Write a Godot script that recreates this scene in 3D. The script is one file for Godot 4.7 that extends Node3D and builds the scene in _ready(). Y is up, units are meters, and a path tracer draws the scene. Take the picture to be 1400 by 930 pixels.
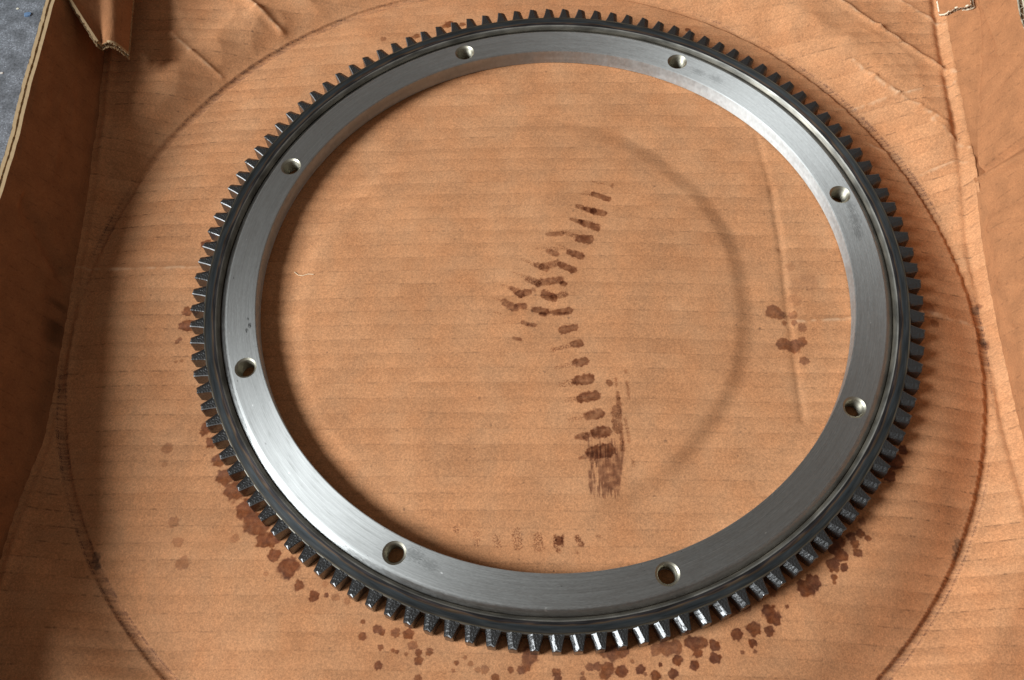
extends Node3D
# A steel ring gear lying in an open corrugated cardboard tray.
# Plan coordinates (x right, y away from the viewer, h up) are in units of the bolt circle radius U; h = 0 is the top face of the ring.

const U := 0.16
const GROUND := -0.0595
const FLOOR_H := -0.30
const TEETH := 122
const FLUTE := 0.0503
const TEX_W := 1900
const TEX_H := 1762
const X0 := -1.90
const X1 := 1.55
const Y0 := -1.70
const Y1 := 1.50
# plan positions and sizes in thousandths of U: x, y, radius, strength in percent
const OIL_SPOTS := [-1025,-568,19,90, -991,-626,22,90, -964,-680,28,90, -927,-722,33,90, -883,-774,35,95, -846,-815,40,95, -817,-866,26,100, -789,-862,23,100, -780,-907,20,100, -733,-944,31,100, -696,-993,16,100, -649,-1022,16,100, -614,-1018,7,90, -586,-1023,12,40, -552,-1032,11,35, -620,-986,10,30, -1158,-591,18,40, -1156,-642,10,25, -1093,-821,17,40, -1068,-879,17,35, -1044,-939,20,40, -903,-863,14,35, -501,-1088,7,80, -499,-1128,12,80, -459,-1107,13,90, -445,-1114,10,90, -407,-1115,14,70, -371,-1116,16,90, -445,-1156,9,80, -410,-1162,6,80, -399,-1166,4,80, -357,-1147,14,60, -339,-1166,11,90, -336,-1187,13,90, -309,-1162,11,80, -447,-1205,12,90, -334,-1233,11,80, -247,-1124,9,40, -373,-1171,6,50, -796,-963,8,30, -33,-1163,25,80, -39,-1180,17,80, -232,-1189,7,85, -193,-1190,8,50, -210,-1174,5,50, -83,-1202,9,85, -54,-1200,13,80, -40,-1195,11,80, -124,-1224,12,85, -154,-1204,13,50, -173,-1205,9,40, 42,-1205,13,90, 45,-1218,11,90, 132,-1186,12,70, 152,-1184,13,80, 180,-1188,20,90, 173,-1203,16,90, 218,-1196,18,100, 269,-1187,13,100, 311,-1203,15,100, 358,-1195,15,100, 416,-1171,14,100, 370,-1159,15,100, 323,-1173,6,100, 472,-1116,17,100, 472,-1149,17,100, 413,-1113,23,95, 425,-1138,14,95, 440,-1109,17,90, 337,-1129,21,75, 363,-1123,22,75, 311,-1133,17,60, 196,-1147,22,80, 170,-1143,17,70, 221,-1141,19,80, -240,-1210,5,50, 113,-1203,6,60, 113,-1218,9,70, 247,-1167,6,50, 282,-1199,5,60, 268,-1187,13,100, 535,-1083,18,100, 582,-1066,21,100, 576,-1105,13,100, 625,-1070,16,100, 628,-1019,21,100, 639,-1035,21,100, 735,-952,23,100, 757,-931,24,100, 729,-940,19,100, 678,-1002,6,90, 547,-1131,3,80, 582,-1127,2,70, 564,-1011,13,60, 534,-1019,10,50, 824,-833,19,100, 841,-851,22,100, 816,-881,20,95, 848,-884,13,100, 816,-914,10,95, 816,-928,6,90, 889,-842,14,90, 875,-797,16,90, 902,-786,13,90, 923,-798,10,90, 884,-816,13,90, 1031,-568,24,100, 1005,-610,19,100, 1055,-527,15,100, 1007,-581,20,90, 837,-813,19,90, 910,-750,12,50, 640,-964,14,60, -1168,142,19,95, -1184,-116,17,90, -1189,-170,16,90, -1170,-168,23,95, -1198,-227,8,70, -1190,-218,7,70, -1045,-521,19,95, -1054,-533,15,90, -1187,-299,5,40, -1169,-295,5,40, -419,1137,20,90, -435,1127,11,60, -537,1074,13,70, -550,1067,7,60, -368,1136,12,80, 478,1139,12,90, -660,1060,12,50, 704,-72,24,70, 724,-82,18,70, 766,-81,15,45, 736,-112,9,60, 766,-111,10,60, 790,-127,15,50, 731,-187,25,75, 757,-191,25,75, 786,-178,18,70, 788,-243,16,60, 827,41,30,16, 788,27,30,14, 776,-25,22,16, 771,98,17,20, 1245,144,30,16, 1262,109,27,14, 1384,6,10,50, 1385,-133,14,50, 1394,-121,7,40, 1193,-41,26,45, 1210,-93,15,40, 1171,-37,18,55]
# x1, y1, x2, y2, half width 1, half width 2, strength, speckle
const TOOTH_PRINTS := [119,406,162,397,1,1,60,40, 194,396,192,384,3,3,70,10, 130,351,179,332,8,9,90,5, 93,352,127,346,2,3,80,40, 103,362,117,359,3,2,50,40, 78,299,101,291,7,7,75,20, 104,289,128,281,7,10,100,0, 128,281,162,273,10,10,80,5, 56,245,86,235,5,7,85,15, 86,235,139,215,8,12,95,0, 32,192,77,175,6,7,70,35, 82,169,113,165,10,14,100,0, -17,181,25,186,7,8,60,10, 20,136,54,119,6,6,50,50, 52,115,88,101,8,11,95,3, -54,126,11,123,5,8,50,50, -15,116,8,108,8,9,65,10, 25,66,66,46,9,10,95,8, -101,85,-49,61,2,7,60,45, -52,64,-23,50,8,10,75,15, -34,58,14,72,9,10,70,20, -130,35,-68,7,2,7,55,50, -78,10,-47,-7,9,10,70,20, -47,-4,23,7,10,11,85,15, 35,-7,36,-7,9,9,85,0, -161,-16,-127,-24,3,5,55,50, -132,-24,-101,-46,6,11,70,15, -101,-46,-76,-40,12,9,80,10, -23,-47,0,-58,13,14,100,0, 0,-58,40,-45,8,8,75,25, -186,-60,-150,-76,2,7,55,50, -150,-76,-119,-99,9,11,80,10, -112,-93,-87,-91,8,8,80,10, -178,-114,-163,-119,3,3,50,40, -54,-103,-19,-110,9,10,90,3, -4,-111,56,-104,4,10,85,5, -61,-28,-56,-34,4,4,60,20, -33,32,-56,-28,2,2,40,50, -90,-149,-77,-154,5,6,80,20, -70,-157,-50,-159,5,5,80,20, -116,-204,-96,-210,4,5,80,10, -34,-119,-21,-120,6,6,90,0, 9,-119,50,-114,4,5,85,10, 36,-174,74,-163,11,9,85,10, 6,-243,68,-225,5,5,70,40, 70,-222,89,-219,9,11,85,5, 20,-302,79,-288,5,5,65,45, 82,-285,105,-279,10,11,90,3, 35,-358,80,-349,9,9,65,50, 83,-346,120,-338,12,14,90,3, 52,-413,91,-405,5,9,60,50, 97,-404,139,-394,12,13,95,3, 63,-474,114,-462,4,5,55,45, 117,-461,152,-451,10,13,85,5, 83,-530,111,-525,4,11,80,15, 111,-525,143,-517,8,4,70,20, 147,-513,171,-508,14,15,100,0, 96,-594,131,-580,3,7,75,20, 131,-577,181,-566,16,18,100,0, 181,-347,185,-353,7,7,80,10, 202,-335,203,-360,2,3,60,30, 207,-381,210,-401,3,5,70,20, 236,-344,242,-397,2,2,65,30, 230,-462,234,-493,3,2,50,30, 238,-496,242,-539,3,3,60,30, 252,-592,255,-611,3,3,50,30, 203,-436,208,-500,12,12,75,20, 210,-401,213,-443,5,6,70,20, 219,-510,223,-563,4,6,80,20, 233,-307,233,-312,2,2,50,0, -200,-827,-197,-852,8,8,40,50, -143,-834,-134,-857,8,9,42,50, -83,-816,-78,-853,9,12,45,45, -22,-824,-17,-856,8,12,45,45, 28,-824,30,-854,3,4,70,30, 50,-823,50,-851,3,3,60,30, 41,-835,42,-842,9,7,85,10, 38,-865,41,-869,5,5,50,30, 91,-824,102,-844,5,8,60,30, 152,-820,161,-822,5,3,40,40, -262,-815,-255,-819,6,5,45,40, 92,-868,95,-870,5,4,35,40]
# x1, y1, x2, y2, width, height of the creases pressed into the sheet (thousandths of U)
const CREASES := [950,1310,1167,1108,13,10, 1167,1108,1400,886,13,9, 1060,970,1129,889,10,6, 1129,889,1199,810,11,9, 1199,810,1265,752,10,7, 1265,752,1345,672,9,5,
	1000,790,1235,810,6,4, 1235,810,1393,846,7,4, 1257,505,1370,526,7,5, 1370,526,1396,501,7,5, -1260,1280,-1148,1177,15,11, -1148,1177,-1051,1096,15,10,
	-1450,1045,-1364,963,13,6, -1364,963,-1253,886,12,7, -1600,52,-1403,39,16,6, -1403,39,-1150,50,14,5, 777,-106,949,-91,15,4, 949,-91,1169,-57,15,4, 1169,-57,1394,-70,15,4,
	698,630,732,399,13,-3, 732,399,746,166,12,-4, 746,166,751,-80,12,-4, 751,-80,767,-443,13,-4, 1300,694,1400,560,8,4, 1205,1290,1400,1120,9,4, 1090,640,1250,560,8,3]

var low := FastNoiseLite.new()
var fine := FastNoiseLite.new()
var wrinkle := FastNoiseLite.new()
var rgb := PackedByteArray()
var gloss := PackedByteArray()
var oil := PackedByteArray()
var ring_mark := PackedByteArray()
var mats := {}
var taken := {}


class Sheet:
	var v := PackedVector3Array()
	var n := PackedVector3Array()
	var uv := PackedVector2Array()
	var c := PackedColorArray()
	var i := PackedInt32Array()

	func put(p: Vector3, nn: Vector3, t := Vector2.ZERO, col := Color.WHITE) -> int:
		v.append(p)
		n.append(nn)
		uv.append(t)
		c.append(col)
		return v.size() - 1

	func tri(a: int, b: int, d: int) -> void:
		var g := (v[b] - v[a]).cross(v[d] - v[a])
		if g.dot(n[a] + n[b] + n[d]) > 0.0:
			i.append_array([a, d, b])
		else:
			i.append_array([a, b, d])

	func quad(a: int, b: int, d: int, e: int) -> void:
		tri(a, b, d)
		tri(a, d, e)

	# a flat polygon of four corners with its own normal, turned towards `out`
	func face(a: Vector3, b: Vector3, d: Vector3, e: Vector3, out: Vector3, t := Rect2(0, 0, 1, 1)) -> void:
		var nn := (d - a).cross(e - b)
		nn = nn.normalized() if nn.length() > 1e-12 else out.normalized()
		if nn.dot(out) < 0.0:
			nn = -nn
		var q := put(a, nn, t.position)
		put(b, nn, t.position + Vector2(t.size.x, 0))
		put(d, nn, t.end)
		put(e, nn, t.position + Vector2(0, t.size.y))
		quad(q, q + 1, q + 2, q + 3)

	# a grid of points nu by nv; normals from neighbours, turned towards `out`
	func grid(pts: PackedVector3Array, nu: int, nv: int, out: Vector3, tex = null, tint = null) -> void:
		var base := v.size()
		for a in nu:
			for b in nv:
				var du := pts[mini(a + 1, nu - 1) * nv + b] - pts[maxi(a - 1, 0) * nv + b]
				var dv := pts[a * nv + mini(b + 1, nv - 1)] - pts[a * nv + maxi(b - 1, 0)]
				var nn := du.cross(dv)
				nn = nn.normalized() if nn.length() > 1e-14 else out.normalized()
				if nn.dot(out) < 0.0:
					nn = -nn
				var f := Vector2(float(a) / (nu - 1), float(b) / (nv - 1))
				put(pts[a * nv + b], nn, tex.call(f) if tex != null else f, tint.call(f) if tint != null else Color.WHITE)
		for a in nu - 1:
			for b in nv - 1:
				var q := base + a * nv + b
				quad(q, q + nv, q + nv + 1, q + 1)

	func mesh() -> ArrayMesh:
		var arr := []
		arr.resize(Mesh.ARRAY_MAX)
		arr[Mesh.ARRAY_VERTEX] = v
		arr[Mesh.ARRAY_NORMAL] = n
		arr[Mesh.ARRAY_TEX_UV] = uv
		arr[Mesh.ARRAY_COLOR] = c
		arr[Mesh.ARRAY_INDEX] = i
		var m := ArrayMesh.new()
		m.add_surface_from_arrays(Mesh.PRIMITIVE_TRIANGLES, arr)
		return m


func at(x: float, y: float, h: float) -> Vector3:
	return Vector3(x * U, h * U, -y * U)


func part(called: String, m: Mesh, mat: Material, parent: Node) -> MeshInstance3D:
	var o := MeshInstance3D.new()
	var k: String = str(parent.get_instance_id()) + called
	taken[k] = taken.get(k, -1) + 1
	o.name = called if taken[k] == 0 else "%s_%03d" % [called, taken[k]]
	o.mesh = m
	if mat != null:
		o.material_override = mat
	parent.add_child(o, true)
	return o


func thing(called: String, label: String, category: String, where := Vector3.ZERO) -> Node3D:
	var o := Node3D.new()
	o.name = called
	o.position = where
	o.set_meta("label", label)
	o.set_meta("category", category)
	add_child(o, true)
	return o


func lerp_list(p: Array, y: float) -> float:
	# piecewise curve through pairs (y, x), rising y
	for k in range(0, p.size() - 2, 2):
		if y <= p[k + 2] or k == p.size() - 4:
			var t := clampf((y - p[k]) / (p[k + 2] - p[k]), 0.0, 1.0)
			return lerpf(p[k + 1], p[k + 3], t)
	return p[1]


func left_base(y: float) -> float:
	return lerp_list([-1.70, -1.58, -1.02, -1.562, -0.57, -1.549, -0.054, -1.590, 0.2, -1.604, 0.418, -1.6155, 0.7, -1.648, 0.989, -1.691, 1.5, -1.765], y)


func left_top(y: float) -> float:
	return lerp_list([-1.70, -1.67, -0.9, -1.668, -0.4, -1.70, 0.115, -1.738, 0.387, -1.742, 0.61, -1.757, 0.965, -1.774, 1.5, -1.84], y)


func right_base(y: float) -> float:
	return lerp_list([-1.70, 1.485, -0.80, 1.44, -0.388, 1.4275, -0.166, 1.4215, 0.209, 1.406, 0.564, 1.4008, 0.887, 1.3995, 1.2746, 1.4104, 1.5, 1.416], y)


func segment(x: float, y: float, ax: float, ay: float, bx: float, by: float) -> Vector2:
	# (distance, place along)
	var dx := bx - ax
	var dy := by - ay
	var t := clampf(((x - ax) * dx + (y - ay) * dy) / (dx * dx + dy * dy), 0.0, 1.0)
	var ex := x - ax - dx * t
	var ey := y - ay - dy * t
	return Vector2(sqrt(ex * ex + ey * ey), t)


func relief(x: float, y: float) -> float:
	# height of the tray's floor over GROUND, in U
	var ds := Vector2(x + 0.1075, y + 0.079).length()
	var db := Vector2(x + 0.098, y + 0.123).length()
	var angle := atan2(y + 0.123, x + 0.098)
	db += 0.010 * sin(angle * 2.0 + 0.6) + 0.004 * sin(angle * 5.0)
	var side := 0.5 + 0.5 * cos(angle + 0.15)
	var h := lerpf(0.012, 0.014, side) * (1.0 - smoothstep(0.690, lerpf(0.775, 0.760, side), ds + 0.012 * sin(angle * 2.0 + 2.5) + 0.008 * fine.get_noise_2d(x * 4.0, y * 4.0)))
	h += 0.026 * maxf(0.0, 1.0 - pow(ds / 0.72, 2.0))   # the middle stands up a little
	var deep := lerpf(0.030, 0.074, pow(0.5 + 0.5 * cos(angle + 0.45), 1.6))
	if db < 1.466:
		h -= deep * pow(smoothstep(1.17, 1.50, db), 1.8)
	else:
		var rim := smoothstep(1.466, 1.470, db) * (1.0 - smoothstep(1.488, 1.493, db))
		h += -deep * 0.97 - 0.006 * rim + (deep + 0.026) * (smoothstep(1.470, 1.66, db) - 0.03)
		h += wrinkle.get_noise_2d(x, y) * 0.010 * smoothstep(1.49, 1.56, db) * smoothstep(-0.1, 0.6, y)
	h += low.get_noise_2d(x, y) * 0.006
	var px := int(x * 1000.0)
	var py := int(y * 1000.0)
	for k in range(0, CREASES.size(), 6):
		var ax: int = CREASES[k]
		var ay: int = CREASES[k + 1]
		var bx: int = CREASES[k + 2]
		var by: int = CREASES[k + 3]
		if px < mini(ax, bx) - 45 or px > maxi(ax, bx) + 45 or py < mini(ay, by) - 45 or py > maxi(ay, by) + 45:
			continue
		var s := segment(x, y, ax * 0.001, ay * 0.001, bx * 0.001, by * 0.001)
		var w: float = CREASES[k + 4] * 0.001
		var d := (s.x + 0.006 * fine.get_noise_2d(x * 7.0, y * 7.0)) / w
		var far := maxf(s.x / w, 0.0)
		if far < 4.0:
			h += CREASES[k + 5] * 0.0013 / (1.0 + 2.2 * d * d)
	# flutes of the board telegraph through its liner
	var f := fposmod((y - 0.0235 * x) / FLUTE, 1.0)
	var e := minf(f, 1.0 - f) * FLUTE / 0.0075
	var strong := 0.45 + 0.55 * smoothstep(0.55, 1.25, absf(x + 0.1)) + 0.5 * fine.get_noise_2d(x * 1.5, floorf((y - 0.0235 * x) / FLUTE + 0.5) * 13.0)
	h += 0.0022 * fine.get_noise_2d(x * 1.1, floorf((y - 0.0235 * x) / FLUTE) * 17.0 + 5.0) * sin(f * PI)
	h += (0.0011 * cos(f * TAU + PI) - 0.0012 * exp(-e * e)) * strong
	# the sheet bulges where it is folded up into the side walls
	var dl := (x - left_base(y) - 0.022) / 0.012
	h += 0.010 * exp(-dl * dl)
	var dr := (right_base(y) - x + 0.004) / 0.014
	h += 0.012 * exp(-dr * dr)
	var dv := (right_base(y) - x - 0.026) / 0.014
	h -= 0.014 * exp(-dv * dv)
	h -= 0.120 * pow(smoothstep(0.95, 2.1, x * 0.75 - y * 0.66), 1.2)
	return h


# ---------------------------------------------------------------- textures

func bytes_of(freq: float, octaves: int, kind: int, salt: int, size := 512) -> PackedByteArray:
	var f := FastNoiseLite.new()
	f.seed = salt
	f.noise_type = kind as FastNoiseLite.NoiseType
	f.frequency = freq
	f.fractal_octaves = octaves
	var im := f.get_seamless_image(size, size)
	im.convert(Image.FORMAT_L8)
	return im.get_data()


func texture(data: PackedByteArray, w: int, h: int, format: int) -> ImageTexture:
	return ImageTexture.create_from_image(Image.create_from_data(w, h, false, format as Image.Format, data))


func darken(k: int, a: float, r: float, g: float, b: float, shine: float) -> void:
	var q := k * 3
	rgb[q] = int(rgb[q] * (1.0 - a * (1.0 - r)))
	rgb[q + 1] = int(rgb[q + 1] * (1.0 - a * (1.0 - g)))
	rgb[q + 2] = int(rgb[q + 2] * (1.0 - a * (1.0 - b)))
	gloss[k] = int(gloss[k] * (1.0 - a * shine))


func oil_spot(cx: float, cy: float, r: float, s: float, salt: float, ink := false) -> void:
	var sx := TEX_W / (X1 - X0)
	var sy := TEX_H / (Y1 - Y0)
	var reach := r * 1.6
	for j in range(maxi(0, int((Y1 - cy - reach) * sy)), mini(TEX_H, int((Y1 - cy + reach) * sy) + 1)):
		for i in range(maxi(0, int((cx - reach - X0) * sx)), mini(TEX_W, int((cx + reach - X0) * sx) + 1)):
			var x := X0 + (i + 0.5) / sx - cx
			var y := Y1 - (j + 0.5) / sy - cy
			var d := sqrt(x * x + y * y)
			var q := 1.0 + 0.34 * fine.get_noise_2d(x / r * 1.2 + salt * 31.0, y / r * 1.2) + 0.07 * fine.get_noise_2d(x * 75.0 + salt, y * 75.0)
			var t := d / (r * q)
			if t > 1.3:
				continue
			var a := s * (1.0 - smoothstep(0.80, 1.08, t))
			a = maxf(a, s * 0.14 * (1.0 - smoothstep(0.9, 1.3, t)))
			var k := j * TEX_W + i
			if ink:
				darken(k, a * 0.6, 0.42, 0.44, 0.50, 0.1)
				continue
			oil[k] = maxi(oil[k], int(a * 255.0))
			ring_mark[k] = maxi(ring_mark[k], int(a * smoothstep(0.66, 0.95, t) * 255.0))


func lay_oil() -> void:
	var sx := (X1 - X0) / TEX_W
	var sy := (Y1 - Y0) / TEX_H
	for k in TEX_W * TEX_H:
		if oil[k] == 0:
			continue
		var x := X0 + (k % TEX_W) * sx
		var y := Y1 - (k / TEX_W) * sy
		var a := oil[k] / 255.0
		var n := fine.get_noise_2d(x * 26.0, y * 26.0)
		var soak := clampf(0.35 + 0.9 * n + 0.6 * smoothstep(0.1, -0.6, x), 0.0, 1.0)
		var edge := ring_mark[k] / 255.0 * 0.10
		darken(k, a * clampf(0.93 + 0.22 * fine.get_noise_2d(x * 60.0, y * 60.0 + 40.0), 0.0, 1.0), 0.51 + 0.12 * soak - edge, 0.41 + 0.07 * soak - edge, 0.39 - 0.04 * soak - edge, 0.45)


func tooth_print(ax: float, ay: float, bx: float, by: float, wa: float, wb: float, s: float, speckle: float) -> void:
	var sx := TEX_W / (X1 - X0)
	var sy := TEX_H / (Y1 - Y0)
	var reach := maxf(wa, wb) * 1.5 + 0.004
	for j in range(int((Y1 - maxf(ay, by) - reach) * sy), int((Y1 - minf(ay, by) + reach) * sy) + 1):
		for i in range(int((minf(ax, bx) - reach - X0) * sx), int((maxf(ax, bx) + reach - X0) * sx) + 1):
			var x := X0 + (i + 0.5) / sx
			var y := Y1 - (j + 0.5) / sy
			var g := segment(x, y, ax, ay, bx, by)
			var w := lerpf(wa, wb, g.y) * (1.0 + 0.35 * fine.get_noise_2d(x * 80.0, y * 80.0))
			var a := 1.0 - smoothstep(w - 0.0030, w + 0.0030, g.x)
			if a <= 0.0:
				continue
			var hole := smoothstep(speckle * 1.5 - 0.75, speckle * 1.5 - 0.45, fine.get_noise_2d(x * 210.0 + 50.0, y * 210.0))
			var rim := smoothstep(0.4, 1.0, g.x / w)
			a *= s * lerpf(1.0, hole, minf(1.0, speckle * 3.0)) * (0.86 + 0.14 * rim) * (0.95 + 0.5 * fine.get_noise_2d(x * 45.0, y * 45.0))
			darken(j * TEX_W + i, clampf(a * 0.95, 0.0, 1.0), 0.56, 0.44, 0.36, 0.4)


func brush_mark() -> void:
	var sx := TEX_W / (X1 - X0)
	var sy := TEX_H / (Y1 - Y0)
	for j in range(int((Y1 + 0.53) * sy), int((Y1 + 0.715) * sy)):
		for i in range(int((0.105 - X0) * sx), int((0.25 - X0) * sx)):
			var x := X0 + (i + 0.5) / sx
			var y := Y1 - (j + 0.5) / sy
			var lean := x + 0.03 * (y + 0.60)
			var ragged := 0.030 * fine.get_noise_2d(lean * 150.0, 3.0)
			var a := smoothstep(0.118, 0.124, lean) * (1.0 - smoothstep(0.226, 0.233, lean + 0.15 * (-0.56 - y)))
			a *= smoothstep(-0.706 + ragged, -0.698 + ragged, y) * (1.0 - smoothstep(-0.590 + ragged * 2.0, -0.535 + ragged * 2.0, y))
			var streak := fine.get_noise_2d(lean * 150.0, y * 12.0 + 9.0) + 0.35 * fine.get_noise_2d(x * 60.0, y * 60.0)
			var solid := smoothstep(0.150, 0.175, lean) * 0.55
			a *= smoothstep(-0.30 - solid, 0.16 - solid, streak)
			darken(j * TEX_W + i, a * clampf(0.70 + 0.6 * fine.get_noise_2d(x * 38.0, y * 38.0 + 7.0), 0.0, 0.9), 0.58, 0.50, 0.47, 0.35)


func worn_creases(sx: float, sy: float) -> void:
	# paper fibres rubbed pale along the folds
	for k in range(0, CREASES.size(), 6):
		if CREASES[k + 5] < 0:
			continue
		var a := Vector2(CREASES[k], CREASES[k + 1]) * 0.001
		var b := Vector2(CREASES[k + 2], CREASES[k + 3]) * 0.001
		var w: float = 0.0055
		for j in range(maxi(0, int((Y1 - maxf(a.y, b.y) - 0.02) / sy)), mini(TEX_H, int((Y1 - minf(a.y, b.y) + 0.02) / sy))):
			for i in range(maxi(0, int((minf(a.x, b.x) - 0.02 - X0) / sx)), mini(TEX_W, int((maxf(a.x, b.x) + 0.02 - X0) / sx))):
				var x := X0 + (i + 0.5) * sx
				var y := Y1 - (j + 0.5) * sy
				var g := segment(x, y, a.x, a.y, b.x, b.y)
				var d := (g.x + 0.006 * fine.get_noise_2d(x * 7.0, y * 7.0)) / w
				if d > 2.0:
					continue
				var e := exp(-d * d) * clampf(0.45 + 1.2 * fine.get_noise_2d(x * 30.0, y * 30.0), 0.0, 1.0) * 0.5
				var q := (j * TEX_W + i) * 3
				rgb[q] = int(lerpf(rgb[q], 214.0, e))
				rgb[q + 1] = int(lerpf(rgb[q + 1], 180.0, e))
				rgb[q + 2] = int(lerpf(rgb[q + 2], 148.0, e))


func kraft_textures() -> void:
	var grain := bytes_of(0.42, 2, FastNoiseLite.TYPE_VALUE, 3)
	var dice := RandomNumberGenerator.new()
	dice.seed = 3
	for k in grain.size():   # single fibres
		grain[k] = (grain[k] + (dice.randi() & 255)) >> 1
	var cloud := bytes_of(0.012, 5, FastNoiseLite.TYPE_SIMPLEX, 5)
	var gate := bytes_of(0.05, 3, FastNoiseLite.TYPE_SIMPLEX, 8)
	rgb.resize(TEX_W * TEX_H * 3)
	gloss.resize(TEX_W * TEX_H)
	gloss.fill(225)
	oil.resize(TEX_W * TEX_H)
	ring_mark.resize(TEX_W * TEX_H)
	var sx := (X1 - X0) / TEX_W
	var sy := (Y1 - Y0) / TEX_H
	var q := 0
	for j in TEX_H:
		var y := Y1 - (j + 0.5) * sy
		for i in TEX_W:
			var x := X0 + (i + 0.5) * sx
			var g: int = grain[(j & 511) * 512 + (i & 511)] - 128
			var m: int = cloud[((j >> 1) & 511) * 512 + ((i >> 1) & 511)] - 128
			var m2: int = cloud[((j >> 2) * 3 + 77 & 511) * 512 + (i & 511)] - 128
			var l := (y - 0.0235 * x) / FLUTE
			var row := roundf(l)
			var d := absf(l - row) * FLUTE
			var tone := 1.0 + g * 0.00145 + m * 0.00022 + m2 * 0.00016
			var band: int = gate[((int(floorf(l)) * 61 + 17) & 511) * 512 + ((i >> 3) & 511)]
			tone += (band - 128) * 0.00032
			var warm := -m * 0.00010 - (band - 128) * 0.00010 + m2 * 0.00016
			if d < 0.0034:
				var o: int = gate[((int(row) * 37) & 511) * 512 + (i & 511)]
				var o2: int = gate[((int(row) * 91 + 200) & 511) * 512 + ((i >> 3) & 511)]
				var dash := smoothstep(120.0, 190.0, o) * smoothstep(100.0, 160.0, o2)
				tone -= (0.045 + (0.09 + 0.15 * smoothstep(0.75, 1.3, absf(x + 0.1))) * dash) * (1.0 - d / 0.0034)
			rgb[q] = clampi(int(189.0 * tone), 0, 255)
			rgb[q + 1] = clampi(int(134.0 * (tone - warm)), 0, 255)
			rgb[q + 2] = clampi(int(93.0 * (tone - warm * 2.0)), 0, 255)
			q += 3
	# dark hatching rubbed into the pressed rim of the large round mark
	for k in 5200:
		var angle := TAU * k / 5200.0
		for b in 10:
			var rr := 1.463 + 0.0034 * b
			var rr2 := rr - 0.010 * sin(angle * 2.0 + 0.6) - 0.004 * sin(angle * 5.0)
			var x := -0.098 + rr2 * cos(angle)
			var y := -0.123 + rr2 * sin(angle)
			if x < X0 + 0.02 or x > 1.43 or y > Y1 - 0.02 or y < Y0 + 0.02:
				continue
			var where := clampf(0.35 + 1.6 * fine.get_noise_2d(cos(angle) * 4.0 + 9.0, sin(angle) * 4.0), 0.0, 1.0)
			where = maxf(where, exp(-pow(wrapf(angle - 2.35, -PI, PI) / 0.25, 2.0)) + exp(-pow(wrapf(angle - 0.62, -PI, PI) / 0.22, 2.0)) + exp(-pow(wrapf(angle + 2.45, -PI, PI) / 0.25, 2.0)) + 0.7 * exp(-pow(wrapf(angle + 0.62, -PI, PI) / 0.3, 2.0)))
			var dash := smoothstep(-0.12, 0.12, fine.get_noise_2d(angle * 34.0 + y * 50.0, y * 100.0))
			var lines := 0.75 if (b == 1 or b == 8) else 0.35
			darken(int((Y1 - y) / sy) * TEX_W + int((x - X0) / sx), clampf(where * dash * lines * 1.3 + where * lines * 0.25, 0.0, 0.9), 0.36, 0.33, 0.42, 0.0)
	worn_creases(sx, sy)
	for k in range(0, OIL_SPOTS.size(), 4):
		oil_spot(OIL_SPOTS[k] * 0.001, OIL_SPOTS[k + 1] * 0.001, maxf(OIL_SPOTS[k + 2] * 0.001, 0.006), OIL_SPOTS[k + 3] * 0.01, k * 0.37)
	lay_oil()
	for k in range(0, TOOTH_PRINTS.size(), 8):
		var p := TOOTH_PRINTS
		tooth_print(p[k] * 0.001, p[k + 1] * 0.001, p[k + 2] * 0.001, p[k + 3] * 0.001, maxf(p[k + 4] * 0.00125, 0.004), maxf(p[k + 5] * 0.00125, 0.004), p[k + 6] * (0.016 if p[k + 1] < -770 else 0.01), p[k + 7] * 0.01)  # the near row paints the dark, shaded sides of pressed dents
	brush_mark()
	for s in [[-1.317, -0.925, 0.016], [-1.308, -0.950, 0.012], [1.210, -0.775, 0.012], [1.203, -0.795, 0.014], [1.196, -0.815, 0.010], [1.372, -0.01, 0.016], [1.38, -0.12, 0.014]]:
		oil_spot(s[0], s[1], s[2], 0.75, s[0] * 9.0, true)
	var rng := RandomNumberGenerator.new()
	rng.seed = 11
	for k in 240:   # specks in the paper
		oil_spot(rng.randf_range(-1.6, 1.4), rng.randf_range(-1.3, 1.3), rng.randf_range(0.002, 0.0045), rng.randf_range(0.2, 0.6), k * 1.7, true)
	mats.tray = StandardMaterial3D.new()
	var m: StandardMaterial3D = mats.tray
	m.albedo_texture = texture(rgb, TEX_W, TEX_H, Image.FORMAT_RGB8)
	m.roughness = 1.0
	m.roughness_texture = texture(gloss, TEX_W, TEX_H, Image.FORMAT_L8)
	m.roughness_texture_channel = BaseMaterial3D.TEXTURE_CHANNEL_RED
	m.metallic_specular = 0.35
	m.texture_repeat = false
	# fibre relief, shared by all kraft paper
	var fibre := ImageTexture.create_from_image(Image.create_from_data(512, 512, false, Image.FORMAT_L8, bytes_of(0.09, 4, FastNoiseLite.TYPE_SIMPLEX, 21)))
	# the plain board of the walls, with its flutes running up the wall (along v)
	var data := PackedByteArray()
	data.resize(512 * 512 * 3)
	q = 0
	for j in 512:
		for i in 512:
			var tone := 1.0 + (grain[j * 512 + i] - 128) * 0.0009 + (cloud[j * 512 + i] - 128) * 0.0005
			var l := absf(fposmod(i / 32.0, 1.0) - 0.5)
			if l < 0.07:
				tone -= 0.14 * (1.0 - l / 0.07) * smoothstep(125.0, 185.0, float(gate[((i / 32) * 53 & 511) * 512 + j]))
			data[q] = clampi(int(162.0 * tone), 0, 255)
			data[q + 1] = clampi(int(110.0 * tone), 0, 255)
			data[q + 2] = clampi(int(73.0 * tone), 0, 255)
			q += 3
	mats.board = StandardMaterial3D.new()
	m = mats.board
	m.albedo_texture = texture(data, 512, 512, Image.FORMAT_RGB8)
	m.vertex_color_use_as_albedo = true
	m.roughness = 0.9
	m.metallic_specular = 0.35
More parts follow.
